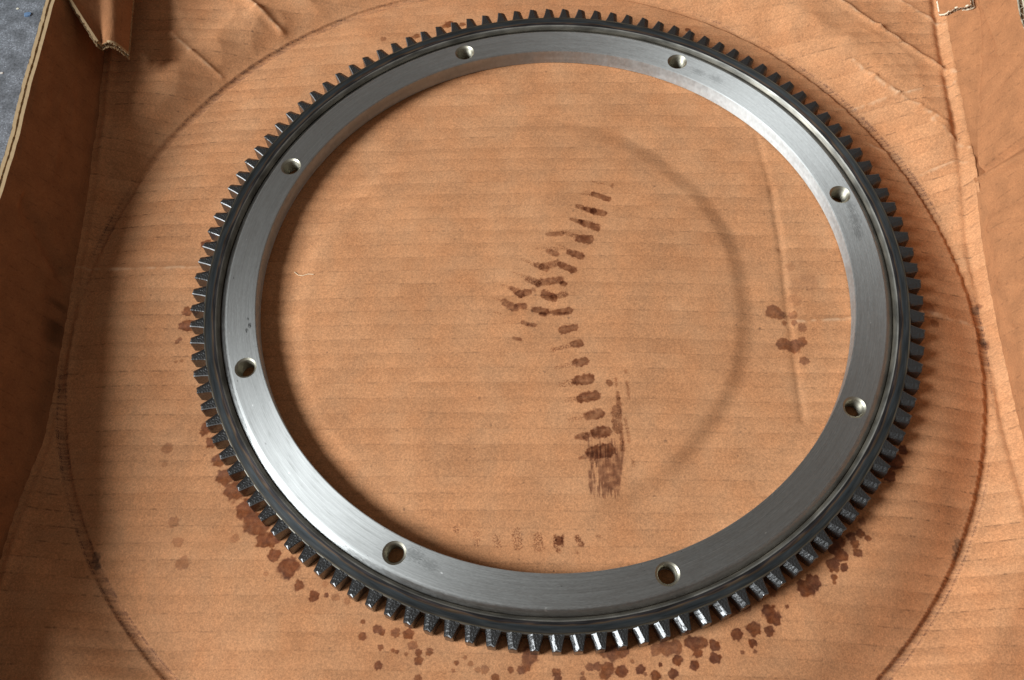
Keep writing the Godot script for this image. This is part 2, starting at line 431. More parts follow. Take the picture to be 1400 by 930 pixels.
	for k: String in ["tray", "board"]:
		m = mats[k]
		m.heightmap_enabled = k == "board"
		m.heightmap_texture = fibre
		m.heightmap_scale = 0.008
	mats.raw = StandardMaterial3D.new()     # torn paper edge
	m = mats.raw
	m.albedo_color = Color(0.72, 0.61, 0.46)
	m.vertex_color_use_as_albedo = true
	m.roughness = 1.0
	mats.torn = StandardMaterial3D.new()
	m = mats.torn
	m.albedo_color = Color(0.84, 0.79, 0.69)
	m.roughness = 1.0
	mats.medium = StandardMaterial3D.new()  # the wavy inner paper
	m = mats.medium
	m.albedo_color = Color(0.58, 0.47, 0.35)
	m.roughness = 1.0


func metal_textures() -> void:
	# u runs across the ring (0 inside, 1 outside), v once around it
	var w := 128
	var h := 2048
	var streak := bytes_of(0.45, 2, FastNoiseLite.TYPE_VALUE, 31)
	var smut := bytes_of(0.02, 4, FastNoiseLite.TYPE_SIMPLEX, 32)
	var col := PackedByteArray()
	var rough := PackedByteArray()
	var bump := PackedByteArray()
	col.resize(w * h * 3)
	rough.resize(w * h)
	bump.resize(w * h)
	var q := 0
	for j in h:
		for i in w:
			var line: int = streak[((i * 5) & 511) * 512 + ((j >> 5) & 511)]
			var grit: int = streak[((i * 3 + 100) & 511) * 512 + (j & 511)]
			var dirt: int = smut[((i * 2) & 511) * 512 + (j & 511)]
			var tone := 1.0 + (line - 128) * 0.0006 + (grit - 128) * 0.00045
			var u := float(i) / w
			var blot := smoothstep(190.0, 240.0, dirt) * 0.03
			var turn := wrapf(TAU * j / h - 0.42, -PI, PI)
			var rust := smoothstep(0.945, 0.985, u) * (0.10 + 0.42 * exp(-pow(turn / 0.75, 2.0)))
			col[q] = clampi(int(188.0 * (tone - blot - rust * 0.55)), 0, 255)
			col[q + 1] = clampi(int(189.0 * (tone - blot - rust * 0.85)), 0, 255)
			col[q + 2] = clampi(int(187.0 * (tone - blot * 1.1 - rust * 1.5)), 0, 255)
			q += 3
			rough[j * w + i] = clampi(int(172 - 86.0 * smoothstep(0.86, 0.90, u) + (dirt - 128) * 0.08 + (grit - 128) * 0.10 + blot * 100.0), 0, 255)
			bump[j * w + i] = clampi(int(128 + (line - 128) * 0.55 + (grit - 128) * 0.45), 0, 255)
	# smudges, pin-pricks of rust, and dust sparkles painted as bright dots: angle in degrees, u, size in texels, depth
	var rng := RandomNumberGenerator.new()
	rng.seed = 5
	var marks := [[191.5, 0.20, 5.0, 0.5], [192.5, 0.30, 4.0, 0.4], [190.0, 0.25, 3.5, 0.4], [14.0, 0.55, 20.0, 0.14], [11.0, 0.48, 16.0, 0.14], [17.0, 0.6, 18.0, 0.12], [248.0, 0.30, 20.0, 0.14], [251.0, 0.40, 16.0, 0.12], [60.0, 0.40, 16.0, 0.12], [56.0, 0.45, 18.0, 0.12]]
	for k in 40:
		marks.append([rng.randf() * 360.0, rng.randf_range(0.1, 0.9), rng.randf_range(1.0, 2.2), rng.randf_range(-0.35, 0.3)])
	for s in marks:
		var cj: float = s[0] / 360.0 * h
		for j in range(int(cj - s[2] * 4.0), int(cj + s[2] * 4.0) + 1):
			for i in range(maxi(0, int(s[1] * w - s[2] * 2.0)), mini(w, int(s[1] * w + s[2] * 2.0) + 1)):
				var d := Vector2((i - s[1] * w) / s[2], (j - cj) / s[2] * 2.0).length() + (smut[(i * 17 & 511) * 512 + (j * 9 & 511)] - 128) * 0.008
				var a: float = (1.0 - smoothstep(0.5, 1.1, d)) * s[3]
				var k2 := posmod(j, h) * w + i
				for ch in 3:
					col[k2 * 3 + ch] = clampi(int(col[k2 * 3 + ch] * (1.0 - a)), 0, 255)
	var m := StandardMaterial3D.new()
	mats.steel = m
	m.albedo_texture = texture(col, w, h, Image.FORMAT_RGB8)
	m.metallic = 1.0
	m.roughness = 1.0
	m.roughness_texture = texture(rough, w, h, Image.FORMAT_L8)
	m.roughness_texture_channel = BaseMaterial3D.TEXTURE_CHANNEL_RED
	m.anisotropy_enabled = true
	m.anisotropy = 0.74
	m.heightmap_enabled = true
	m.heightmap_texture = texture(bump, w, h, Image.FORMAT_L8)
	m.heightmap_scale = 0.0006
	# heat-tinted dark steel of the gear: bands of blue, straw and brown along the rim
	var col2 := PackedByteArray()
	col2.resize(w * h * 3)
	q = 0
	var ramp := Gradient.new()
	ramp.offsets = PackedFloat32Array([0.0, 0.165, 0.185, 0.215, 0.28, 0.36, 0.42, 0.47, 0.53, 0.62, 0.80, 1.0])
	ramp.colors = PackedColorArray([Color(0.34, 0.30, 0.24), Color(0.46, 0.45, 0.42), Color(0.66, 0.65, 0.62), Color(0.22, 0.205, 0.195), Color(0.235, 0.235, 0.245), Color(0.27, 0.25, 0.255), Color(0.38, 0.305, 0.255), Color(0.41, 0.345, 0.27), Color(0.30, 0.285, 0.275), Color(0.25, 0.275, 0.29), Color(0.255, 0.27, 0.275), Color(0.26, 0.26, 0.255)])
	for j in h:
		for i in w:
			var dirt: int = smut[((i + 200) & 511) * 512 + (j & 511)]
			var line: int = streak[((i * 4) & 511) * 512 + ((j >> 2) & 511)]
			var u := float(i) / w
			var c := ramp.sample(clampf(u + (dirt - 128) * 0.0009 * smoothstep(0.22, 0.34, u), 0.0, 1.0))
			var tone := 0.92 + (dirt - 128) * 0.0022 + (line - 128) * 0.0014
			col2[q] = clampi(int(c.r * 255.0 * tone), 0, 255)
			col2[q + 1] = clampi(int(c.g * 255.0 * tone), 0, 255)
			col2[q + 2] = clampi(int(c.b * 255.0 * tone), 0, 255)
			q += 3
	m = StandardMaterial3D.new()
	mats.gear = m
	m.albedo_texture = texture(col2, w, h, Image.FORMAT_RGB8)
	m.metallic = 0.6
	m.roughness = 0.46
	m.anisotropy_enabled = true
	m.anisotropy = 0.7
	m.heightmap_enabled = true
	m.heightmap_texture = mats.steel.heightmap_texture
	m.heightmap_scale = 0.0015
	# oily teeth
	var lumps := NoiseTexture2D.new()
	lumps.width = 256
	lumps.height = 256
	lumps.seamless = true
	lumps.as_normal_map = true
	lumps.bump_strength = 6.0
	var f := FastNoiseLite.new()
	f.seed = 77
	f.frequency = 0.03
	f.fractal_octaves = 4
	lumps.noise = f
	m = StandardMaterial3D.new()
	mats.tooth = m
	m.albedo_color = Color(0.15, 0.15, 0.15)
	m.metallic = 0.15
	m.roughness = 0.40
	m.uv1_triplanar = true
	m.uv1_scale = Vector3(90, 90, 90)
	m.normal_enabled = true
	m.normal_texture = lumps
	m.normal_scale = 0.9
	m.clearcoat_enabled = true
	m.clearcoat = 0.65
	m.clearcoat_roughness = 0.10
	m = StandardMaterial3D.new()   # edges rubbed bare
	mats.bare = m
	m.albedo_color = Color(0.42, 0.42, 0.42)
	m.metallic = 0.8
	m.roughness = 0.45
	m = StandardMaterial3D.new()
	mats.bore = m
	m.albedo_color = Color(0.66, 0.64, 0.58)
	m.metallic = 1.0
	m.roughness = 0.46
	m = StandardMaterial3D.new()
	mats.seam = m
	m.albedo_color = Color(0.20, 0.16, 0.11)
	m.metallic = 0.3
	m.roughness = 0.45


# ---------------------------------------------------------------- ring gear

# runs of (r, h); each run is smooth along itself; `shift` gives the axis
func lathe(sh: Sheet, runs: Array, segs: int, u0: float, u1: float, solid_out := true) -> void:
	var total := 0.0
	for run in runs:
		for k: int in range(run.size() - 1):
			total += (run[k + 1] as Vector2).distance_to(run[k])
	var gone := 0.0
	for run in runs:
		var nr: Array = []
		for k: int in range(run.size()):
			var d: Vector2 = run[mini(k + 1, run.size() - 1)] - run[maxi(k - 1, 0)]
			nr.append(Vector2(-d.y, d.x).normalized())   # left of the way the profile runs
		var base := sh.v.size()
		for k: int in range(run.size()):
			if k > 0:
				gone += (run[k] as Vector2).distance_to(run[k - 1])
			for s in segs + 1:
				var a := TAU * s / segs
				var nn: Vector2 = nr[k]
				sh.put(Vector3(run[k].x * cos(a), run[k].y, -run[k].x * sin(a)) * U, Vector3(nn.x * cos(a), nn.y, -nn.x * sin(a)), Vector2(lerpf(u0, u1, gone / total), float(s) / segs))
		for k: int in range(run.size() - 1):
			for s in segs:
				var p: int = base + k * (segs + 1) + s
				sh.quad(p, p + segs + 1, p + segs + 2, p + 1)


const HOLE_TURN := 20.0
const R_IN := 0.953
const R_OUT := 1.043
const DISH := -0.0045

func ring_face(sh: Sheet, h: float, bore: float, up: Vector3, u_of: Callable) -> void:
	# the flat annulus with eight round openings
	var patch := deg_to_rad(3.6)
	for k in 8:
		var mid := deg_to_rad(90.0 - 45.0 * k + HOLE_TURN)
		var put := func(r: float, a: float) -> int:
			var hh := h - DISH * (R_OUT - r) / (R_OUT - R_IN) if h > -0.01 else h
			var lean := DISH / (R_OUT - R_IN) if h > -0.01 else 0.0
			return sh.put(Vector3(r * cos(a), hh, -r * sin(a)) * U, (up - Vector3(cos(a), 0, -sin(a)) * lean).normalized(), Vector2(u_of.call(r), fposmod(mid, TAU) / TAU + (a - mid) / TAU))
		# round the hole
		var n := 96
		var rings := 5
		var first := sh.v.size()
		for s in n:
			var t := TAU * s / n
			var dirx := cos(t)
			var diry := sin(t)
			# the square patch in (r, arc) seen from the hole's centre
			var far := minf((R_OUT - 1.0 if dirx > 0.0 else 1.0 - R_IN) / maxf(absf(dirx), 1e-6), patch / maxf(absf(diry), 1e-6))
			for g in rings + 1:
				var e := float(g) / rings
				# circle in true plan, patch border in (r, arc)
				var cx := 1.0 + bore * dirx
				var cy := bore * diry
				var rr := lerpf(Vector2(cx, cy).length(), 1.0 + far * dirx, e)
				var aa := lerpf(atan2(cy, cx), far * diry, e)
				put.call(rr, mid + aa)
		for s in n:
			for g in rings:
				var a0 := first + s * (rings + 1) + g
				var b0 := first + ((s + 1) % n) * (rings + 1) + g
				sh.quad(a0, b0, b0 + 1, a0 + 1)
		# plain stretches on both sides
		for side: float in [-1.0, 1.0]:
			var cols := 36
			var rows := 6
			var start := sh.v.size()
			for ci in cols + 1:
				for ri in rows + 1:
					put.call(lerpf(R_IN, R_OUT, float(ri) / rows), mid + side * lerpf(patch, PI / 8.0, float(ci) / cols))
			for ci in cols:
				for ri in rows:
					var p := start + ci * (rows + 1) + ri
					sh.quad(p, p + rows + 1, p + rows + 2, p + 1)


func tooth_mesh(salt: int) -> ArrayMesh:
	# one gear tooth: full section below, its clockwise flank ground away towards the top for the pinion to enter
	var rng := RandomNumberGenerator.new()
	rng.seed = salt
	var rad := [1.1130, 1.1200, 1.1320, 1.1460, 1.1575, 1.1610]
	var half := [0.0236, 0.0216, 0.0182, 0.0152, 0.0130, 0.0112]
	var ground := [-0.0085, -0.0070, -0.0045, -0.0015, 0.0010, 0.0015]   # where the clockwise flank meets the top face
	var levels := [-0.0575, -0.0545, -0.0300, -0.0110, -0.0085, -0.0060, -0.0038, -0.0020, -0.0006]
	var sh := Sheet.new()
	var worn := Sheet.new()
	var rows: Array = []
	for hi in levels.size():
		var row := PackedVector3Array()
		var h: float = levels[hi]
		var cut := pow(clampf((h + 0.011) / 0.0104, 0.0, 1.0), 1.35)
		var trim := 0.0026 if hi == 0 or hi == levels.size() - 1 else 0.0
		for k in rad.size():   # anticlockwise flank, root to tip
			row.append(Vector3(rad[k] - (trim if k >= 4 else 0.0), h, half[k] - trim))
		for k in range(rad.size() - 1, -1, -1):
			var t: float = lerpf(-half[k] + trim, ground[k], cut)
			var wob := rng.randf_range(-0.0009, 0.0009) * (1.0 if cut > 0.1 and cut < 0.95 else 0.0)
			row.append(Vector3(rad[k] - (trim if k >= 4 else 0.0) - cut * 0.004 * (k / 5.0), h, t + wob))
		rows.append(row)
	var n: int = rows[0].size()
	var to := func(p: Vector3) -> Vector3: return Vector3(p.x, p.y, -p.z) * U
	for hi in levels.size() - 1:
		for k in n - 1:
			var a: Vector3 = rows[hi][k]
			var b: Vector3 = rows[hi][k + 1]
			var c: Vector3 = rows[hi + 1][k + 1]
			var d: Vector3 = rows[hi + 1][k]
			var out := Vector3(1, 0, 0)
			if k < 5:
				out = Vector3(0.2, 0, 1)
			elif k > 5:
				out = Vector3(0.2, 0.2, -1)
			var s := worn if hi == levels.size() - 2 and k < 6 and salt % 2 == 1 else sh
			s.face(to.call(a), to.call(b), to.call(c), to.call(d), to.call(out), Rect2(0.9, 0.5, 0.05, 0.02))
	for k in 5:
		var top: PackedVector3Array = rows[levels.size() - 1]
		sh.face(to.call(top[k]), to.call(top[k + 1]), to.call(top[n - 2 - k]), to.call(top[n - 1 - k]), Vector3.UP)
	var m := sh.mesh()
	m.surface_set_material(0, mats.tooth)
	if worn.v.size() > 0:
		m.add_surface_from_arrays(Mesh.PRIMITIVE_TRIANGLES, worn.mesh().surface_get_arrays(0))
		m.surface_set_material(1, mats.bare)
	return m


func build_gear() -> void:
	var g := thing("ring_gear", "dark toothed ring gear round a bright machined steel ring with eight bolt holes", "ring gear")
	var sh := Sheet.new()
	# bore wall with its broken edge, then the rounded shoulder down to the seam
	lathe(sh, [[Vector2(0.9515, -0.0580), Vector2(0.9495, -0.0560)], [Vector2(0.9495, -0.0560), Vector2(0.9495, 0.0015)], [Vector2(0.9495, 0.0015), Vector2(0.9503, 0.0035), Vector2(0.953, 0.0045)]], 720, 0.0, 0.05)
	ring_face(sh, 0.0, 0.0345, Vector3.UP, func(r: float) -> float: return 0.06 + 0.80 * (r - R_IN) / (R_OUT - R_IN))
	lathe(sh, [[Vector2(1.043, 0.0), Vector2(1.0440, -0.0005)], [Vector2(1.0440, -0.0005), Vector2(1.0655, -0.0180)], [Vector2(1.0655, -0.0180), Vector2(1.0655, -0.030)]], 720, 0.86, 0.99)
	ring_face(sh, -0.058, 0.0285, Vector3.DOWN, func(r: float) -> float: return 0.06 + 0.80 * (r - R_IN) / (R_OUT - R_IN))
	var ring := part("machined_ring", sh.mesh(), mats.steel, g)
	ring.set_meta("label", "bright turned steel ring with eight threaded holes")
	# threaded holes
	sh = Sheet.new()
	var prof := [[Vector2(0.0285, -0.0046), Vector2(0.0345, 0.0)]]
	var thread: Array = [Vector2(0.0285, -0.0046)]
	for k in 8:
		thread.append(Vector2(0.0262, -0.0046 - 0.0066 * (k + 0.5)))
		thread.append(Vector2(0.0285, -0.0046 - 0.0066 * (k + 1.0)))
	thread.reverse()
	for k in thread.size() - 1:
		prof.append([thread[k], thread[k + 1]])
	lathe(sh, prof, 48, 0.0, 1.0)
	var hole_mesh := sh.mesh()
	for k in 8:
		var a := deg_to_rad(90.0 - 45.0 * k + HOLE_TURN)
		var o := part("bolt_hole", hole_mesh, mats.bore, ring)
		o.position = at(cos(a), sin(a), -DISH * (R_OUT - 1.0) / (R_OUT - R_IN))
		o.basis = Basis(Vector3(sin(a), 0, cos(a)), atan(DISH / (R_OUT - R_IN)))
	# toothed rim, shrunk on round the ring
	sh = Sheet.new()
	lathe(sh, [[Vector2(1.0805, -0.0020), Vector2(1.1150, -0.0005)], [Vector2(1.1150, -0.0005), Vector2(1.1170, -0.0020)], [Vector2(1.1170, -0.0020), Vector2(1.1170, -0.0565)], [Vector2(1.1170, -0.0565), Vector2(1.1160, -0.0575)]], 720, 0.20, 2.6)
	lathe(sh, [[Vector2(1.0680, -0.030), Vector2(1.0680, -0.0130)], [Vector2(1.0680, -0.0130), Vector2(1.0700, -0.0115), Vector2(1.0775, -0.0035), Vector2(1.0805, -0.0020)]], 720, 0.0, 0.20)
	lathe(sh, [[Vector2(1.1160, -0.0575), Vector2(1.0640, -0.0575)]], 360, 0.0, 1.0)
	var rim := part("toothed_rim", sh.mesh(), mats.gear, g)
	rim.set_meta("label", "dark blue-brown heat tinted gear rim")
	sh = Sheet.new()
	lathe(sh, [[Vector2(1.0630, -0.0225), Vector2(1.0670, -0.0210), Vector2(1.0710, -0.0225)]], 720, 0.0, 1.0)
	part("joint_seam", sh.mesh(), mats.seam, g)
	var kinds := [tooth_mesh(1), tooth_mesh(2), tooth_mesh(3), tooth_mesh(4)]
	for k in TEETH:
		var o := part("tooth", kinds[(k * 7 + k / 5) % 4], null, rim)
		o.rotation.y = deg_to_rad(0.55 + 360.0 * k / TEETH)


# ---------------------------------------------------------------- cardboard

# a corrugated edge along F (front liner) and B (back liner), open towards `out`
func open_edge(front: PackedVector3Array, back: PackedVector3Array, out: Vector3, depth: float, wave: float, parent: Node, crush := 0.4, pressed := 0.0, paper = null) -> void:
	if pressed > 0.0:
		depth *= 0.4
	var lip := Sheet.new()
	var core := Sheet.new()
	var rng := RandomNumberGenerator.new()
	rng.seed = front.size()
	var n := front.size()
	var along := 0.0
	var last_a := Vector3.ZERO
	var last_b := Vector3.ZERO
	for k in n - 1:
		var f0 := front[k]
		var f1 := front[k + 1]
		var b0 := back[k]
		var b1 := back[k + 1]
		var t := 0.17 + pressed * (0.21 + 0.06 * fine.get_noise_2d(k * 0.35, 33.0))
		var j0 := out * depth * 0.45 * fine.get_noise_2d(k * (9.0 - 7.6 * pressed), 3.0)
		var j1 := out * depth * 0.45 * fine.get_noise_2d((k + 1) * (9.0 - 7.6 * pressed), 3.0)
		var j2 := out * depth * 0.45 * fine.get_noise_2d(k * (9.0 - 7.6 * pressed), 70.0)
		var j3 := out * depth * 0.45 * fine.get_noise_2d((k + 1) * (9.0 - 7.6 * pressed), 70.0)
		# liners: their cut edges and inner sides
		lip.face(f0 + j0, f1 + j1, f1.lerp(b1, t) + j1, f0.lerp(b0, t) + j0, out)
		lip.face(b0 + j2, b1 + j3, b1.lerp(f1, t) + j3, b0.lerp(f0, t) + j2, out)
		lip.face(f0 + j0, f1 + j1, f1 - out * depth, f0 - out * depth, f0 - b0)
		lip.face(b0 + j2, b1 + j3, b1 - out * depth, b0 - out * depth, b0 - f0)
		lip.face(f0.lerp(b0, t) + j0, f1.lerp(b1, t) + j1, f1.lerp(b1, t) - out * depth, f0.lerp(b0, t) - out * depth, b0 - f0)
		lip.face(b0.lerp(f0, t) + j2, b1.lerp(f1, t) + j3, b1.lerp(f1, t) - out * depth, b0.lerp(f0, t) - out * depth, f0 - b0)
		# floor of the opening
		core.face(f0 - out * depth, f1 - out * depth, b1 - out * depth, b0 - out * depth, out)
		# the wave
		var s := 0.5 + 0.33 * sin(along / wave * TAU + fine.get_noise_2d(k * 2.0, 9.0) * 3.0)
		along += f0.distance_to(f1)
		var s1 := 0.5 + 0.33 * sin(along / wave * TAU + fine.get_noise_2d((k + 1) * 2.0, 9.0) * 3.0)
		var c0 := f0.lerp(b0, s - 0.07)
		var c1 := f1.lerp(b1, s1 - 0.07)
		var e0 := f0.lerp(b0, s + 0.07)
		var e1 := f1.lerp(b1, s1 + 0.07)
		var down0 := out * depth * crush * (0.3 + 0.5 * fine.get_noise_2d(k * 5.0, 20.0))
		var down1 := out * depth * crush * (0.3 + 0.5 * fine.get_noise_2d((k + 1) * 5.0, 20.0))
		if pressed > 0.0:
			continue
		lip.face(c0 - down0, c1 - down1, e1 - down1, e0 - down0, out)
		core.face(c0 - down0, c1 - down1, c1 - out * depth, c0 - out * depth, f0 - b0)
		core.face(e0 - down0, e1 - down1, e1 - out * depth, e0 - out * depth, b0 - f0)
	var o := part("cut_edge", lip.mesh(), paper if paper != null else mats.raw, parent)
	part("fluting", core.mesh(), mats.medium, o.get_parent())


func build_box() -> Node3D:
	var box := thing("cardboard_box", "open brown corrugated cardboard tray, creased and spotted with oil, under the ring gear", "cardboard box")
	# floor of the tray
	var nx := 420
	var ny := 700
	var pts := PackedVector3Array()
	pts.resize(nx * ny)
	for a in nx:
		var s := float(a) / (nx - 1)
		for b in ny:
			var y := lerpf(-1.66, 1.44, float(b) / (ny - 1))
			var x := lerpf(left_base(y) - 0.028, right_base(y) + 0.008, s)
			pts[a * ny + b] = at(x, y, GROUND + relief(x, y))
	var sh := Sheet.new()
	sh.grid(pts, nx, ny, Vector3.UP)
	for k in sh.v.size():
		sh.uv[k] = Vector2((sh.v[k].x / U - X0) / (X1 - X0), (Y1 + sh.v[k].z / U) / (Y1 - Y0))
	part("tray_floor", sh.mesh(), mats.tray, box)
	# its underside
	sh = Sheet.new()
	sh.face(at(-1.78, -1.66, FLOOR_H + 0.001), at(1.50, -1.66, FLOOR_H + 0.001), at(1.43, 1.44, FLOOR_H + 0.001), at(-1.78, 1.44, FLOOR_H + 0.001), Vector3.DOWN)
	part("tray_underside", sh.mesh(), mats.board, box)
	build_left_wall(box)
	build_right_wall(box)
	build_end_wall(box, 1.44, 1.0)
	build_end_wall(box, -1.66, -1.0)
	build_corner_flap(box)
	build_tuck_tab(box)
	return box


func wall_sheet(inner: PackedVector3Array, nu: int, nv: int, out: Vector3, thick: float, uv_u: float, uv_v: float, tint: Callable) -> Array:
	# inner liner, outer liner; returns [mesh, front top edge, back top edge]
	var sh := Sheet.new()
	sh.grid(inner, nu, nv, -out, func(f: Vector2) -> Vector2: return Vector2(f.x * uv_u, f.y * uv_v), tint)
	var outer := PackedVector3Array()
	for k in inner.size():
		var p := inner[k] + out * thick * U
		if k % nv == 0:   # the outside goes down to the ground
			p.y = (FLOOR_H + 0.002) * U
		outer.append(p)
	sh.grid(outer, nu, nv, out, func(f: Vector2) -> Vector2: return Vector2(f.x * uv_u, f.y * uv_v))
	var front := PackedVector3Array()
	var back := PackedVector3Array()
	for a in nu:
		front.append(inner[a * nv + nv - 1])
		back.append(outer[a * nv + nv - 1])
	return [sh.mesh(), front, back]


func build_left_wall(box: Node3D) -> void:
	var nu := 260
	var nv := 44
	var pts := PackedVector3Array()
	for a in nu:
		var y := lerpf(-1.66, 1.44, float(a) / (nu - 1))
		var foot_h := relief(left_base(y), y) - 0.012
		for b in nv:
			var t := float(b) / (nv - 1)
			var x := lerpf(left_base(y) - 0.004, left_top(y), t)
			var h := lerpf(GROUND + foot_h, lerpf(0.22, 0.30, smoothstep(0.0, -1.0, y)), t) + 0.004 * low.get_noise_2d(y * 3.0, 40.0) * t
			# a fold running down the wall to its foot, and dents
			var fold := segment(y, t, 0.16, 0.75, -0.03, 0.05)
			x -= 0.020 * exp(-pow(fold.x / 0.035, 2.0)) * smoothstep(0.02, 0.25, t)
			x += 0.012 * low.get_noise_2d(y * 1.2, t * 1.5 + 30.0) * t * (1.2 - t)
			x += 0.004 * wrinkle.get_noise_2d(y * 1.4, t) * sin(t * PI)
			x -= 0.006 * exp(-pow((t - 0.985) / 0.02, 2.0)) * (0.5 + fine.get_noise_2d(y * 5.0, 2.0))
			pts.append(at(x, y, h))
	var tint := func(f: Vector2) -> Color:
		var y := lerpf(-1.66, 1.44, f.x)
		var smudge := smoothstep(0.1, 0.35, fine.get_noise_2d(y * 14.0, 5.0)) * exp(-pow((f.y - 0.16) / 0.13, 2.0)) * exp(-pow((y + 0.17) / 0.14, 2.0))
		var k := 0.93 * (1.0 - 0.55 * smudge)  # whole wall coloured a little darker, standing in for deeper shade
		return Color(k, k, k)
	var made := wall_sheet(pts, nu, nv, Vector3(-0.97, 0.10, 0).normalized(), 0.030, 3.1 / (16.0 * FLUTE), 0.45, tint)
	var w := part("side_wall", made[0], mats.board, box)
	w.set_meta("label", "shaded side wall next to the grey floor")
	open_edge(made[1], made[2], Vector3.UP, 0.010 * U, FLUTE * U, w, 0.5, 1.0)


const WALL_CREASES := [[0.95, 0.00, 0.78, 0.20, -0.007], [1.15, 0.02, 1.02, 0.20, -0.006], [0.70, -0.02, 0.76, 0.20, 0.006], [0.24, -0.03, 0.12, 0.20, -0.010], [0.30, -0.03, 0.24, 0.20, 0.008], [0.05, -0.04, -0.06, 0.20, -0.010], [-0.12, -0.05, -0.24, 0.18, 0.010], [1.30, 0.05, 0.86, 0.12, -0.005]]


func build_right_wall(box: Node3D) -> void:
	var nu := 300
	var nv := 60
	var pts := PackedVector3Array()
	for a in nu:
		var y := lerpf(-1.66, 1.44, float(a) / (nu - 1))
		var k := smoothstep(0.40, 1.15, y)
		var foot := Vector2(right_base(y), GROUND + relief(right_base(y) + 0.006, y) - 0.004)
		var crease := Vector2(lerpf(foot.x + 0.016, 1.487, k), lerpf(-0.030, 0.055, k))
		var head := Vector2(lerpf(foot.x + 0.12, 1.537, smoothstep(0.3, 1.0, y)), 0.22 + 0.006 * low.get_noise_2d(y * 3.0, 9.0))
		for b in nv:
			var t := float(b) / (nv - 1)
			var p: Vector2 = foot.lerp(crease, t / 0.3) if t < 0.3 else crease.lerp(head, (t - 0.3) / 0.7)
			var up := clampf((t - 0.3) / 0.7, 0.0, 1.0)
			var c1 := segment(y, p.y, 0.462, -0.035, 0.452, 0.24)
			var c2 := segment(y, p.y, 0.440, -0.035, 0.385, 0.24)
			p.x += (0.024 * exp(-pow(c1.x / 0.018, 2.0)) - 0.018 * exp(-pow(c2.x / 0.016, 2.0))) * smoothstep(0.02, 0.16, t)
			for c: Array in WALL_CREASES:
				var g := segment(y, p.y, c[0], c[1], c[2], c[3])
				p.x += c[4] / (1.0 + pow(g.x / 0.008, 2.0)) * smoothstep(0.02, 0.16, t)
			p.x += 0.005 * low.get_noise_2d(y * 1.5, p.y * 2.0 + 60.0) * sin(t * PI)
			p.x += 0.006 * wrinkle.get_noise_2d(y * 1.1 + 5.0, p.y * 1.1) * smoothstep(0.05, 0.4, t)
			p.x += 0.005 * sin((y + p.y * 0.9) * TAU / 0.085) * smoothstep(0.35, 0.15, absf(y - 0.05)) * up
			p.x += 0.006 * k * exp(-pow((t - 0.31) / 0.025, 2.0))
			p.x += 0.006 * exp(-pow((t - 0.04) / 0.03, 2.0)) * fine.get_noise_2d(y * 7.0, 8.0)
			pts.append(at(p.x, y, p.y))
	var tint := func(f: Vector2) -> Color:
		var y := lerpf(-1.66, 1.44, f.x)
		var worn := exp(-pow((y - 0.80) / 0.05, 2.0) - pow((f.y - 0.72) / 0.05, 2.0))
		var h := lerpf(-0.04, 0.22, f.y)
		for c: Array in WALL_CREASES:
			worn += 0.30 * exp(-pow(segment(y, h, c[0], c[1], c[2], c[3]).x / 0.006, 2.0)) * clampf(0.5 + 1.5 * fine.get_noise_2d(y * 20.0, h * 20.0), 0.0, 1.0)
		worn += 0.6 * exp(-pow(segment(y, h, 0.440, -0.035, 0.385, 0.24).x / 0.010, 2.0))
		return Color(1.0 + 0.25 * worn, 1.0 + 0.5 * worn, 1.0 + 0.8 * worn)
	var made := wall_sheet(pts, nu, nv, Vector3(0.93, -0.28, 0).normalized(), 0.030, 3.1 / (16.0 * FLUTE), 0.45, tint)
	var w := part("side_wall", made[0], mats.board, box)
	w.set_meta("label", "sunlit wrinkled side wall folded up from the tray")
	open_edge(made[1], made[2], Vector3.UP, 0.010 * U, FLUTE * U, w, 0.6, 0.0, mats.torn)


func build_end_wall(box: Node3D, y: float, s: float) -> void:
	var nu := 90
	var nv := 12
	var pts := PackedVector3Array()
	for a in nu:
		for b in nv:
			var t := float(b) / (nv - 1)
			var x := lerpf(lerpf(left_base(y), left_top(y), t), right_base(y) + 0.12 * t, float(a) / (nu - 1))
			pts.append(at(x, y + s * (0.05 * t + 0.008 * low.get_noise_2d(x, t + s)), lerpf(GROUND - 0.05, 0.22, t)))
	var made := wall_sheet(pts, nu, nv, Vector3(0, 0.1, -s).normalized(), 0.030, 3.2 / (16.0 * FLUTE), 0.45, func(_f: Vector2) -> Color: return Color.WHITE)
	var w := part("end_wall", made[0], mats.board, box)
	open_edge(made[1], made[2], Vector3.UP, 0.010 * U, FLUTE * U, w, 0.5)


func slab(rows: Array, thick: float, out: Vector3) -> Array:
	# rows of points -> [mesh, front rows, back rows]
	var nu := rows.size()
	var nv: int = rows[0].size()
	var a := PackedVector3Array()
	var b := PackedVector3Array()
	for r in rows:
		for p in r:
			a.append(p)
			b.append(p - out * thick * U)
	var sh := Sheet.new()
	sh.grid(a, nu, nv, out, func(f: Vector2) -> Vector2: return Vector2(f.y * 0.4, f.x * 0.8))
	sh.grid(b, nu, nv, -out, func(f: Vector2) -> Vector2: return Vector2(f.y * 0.4, f.x * 0.8))
	return [sh.mesh(), a, b, nu, nv]


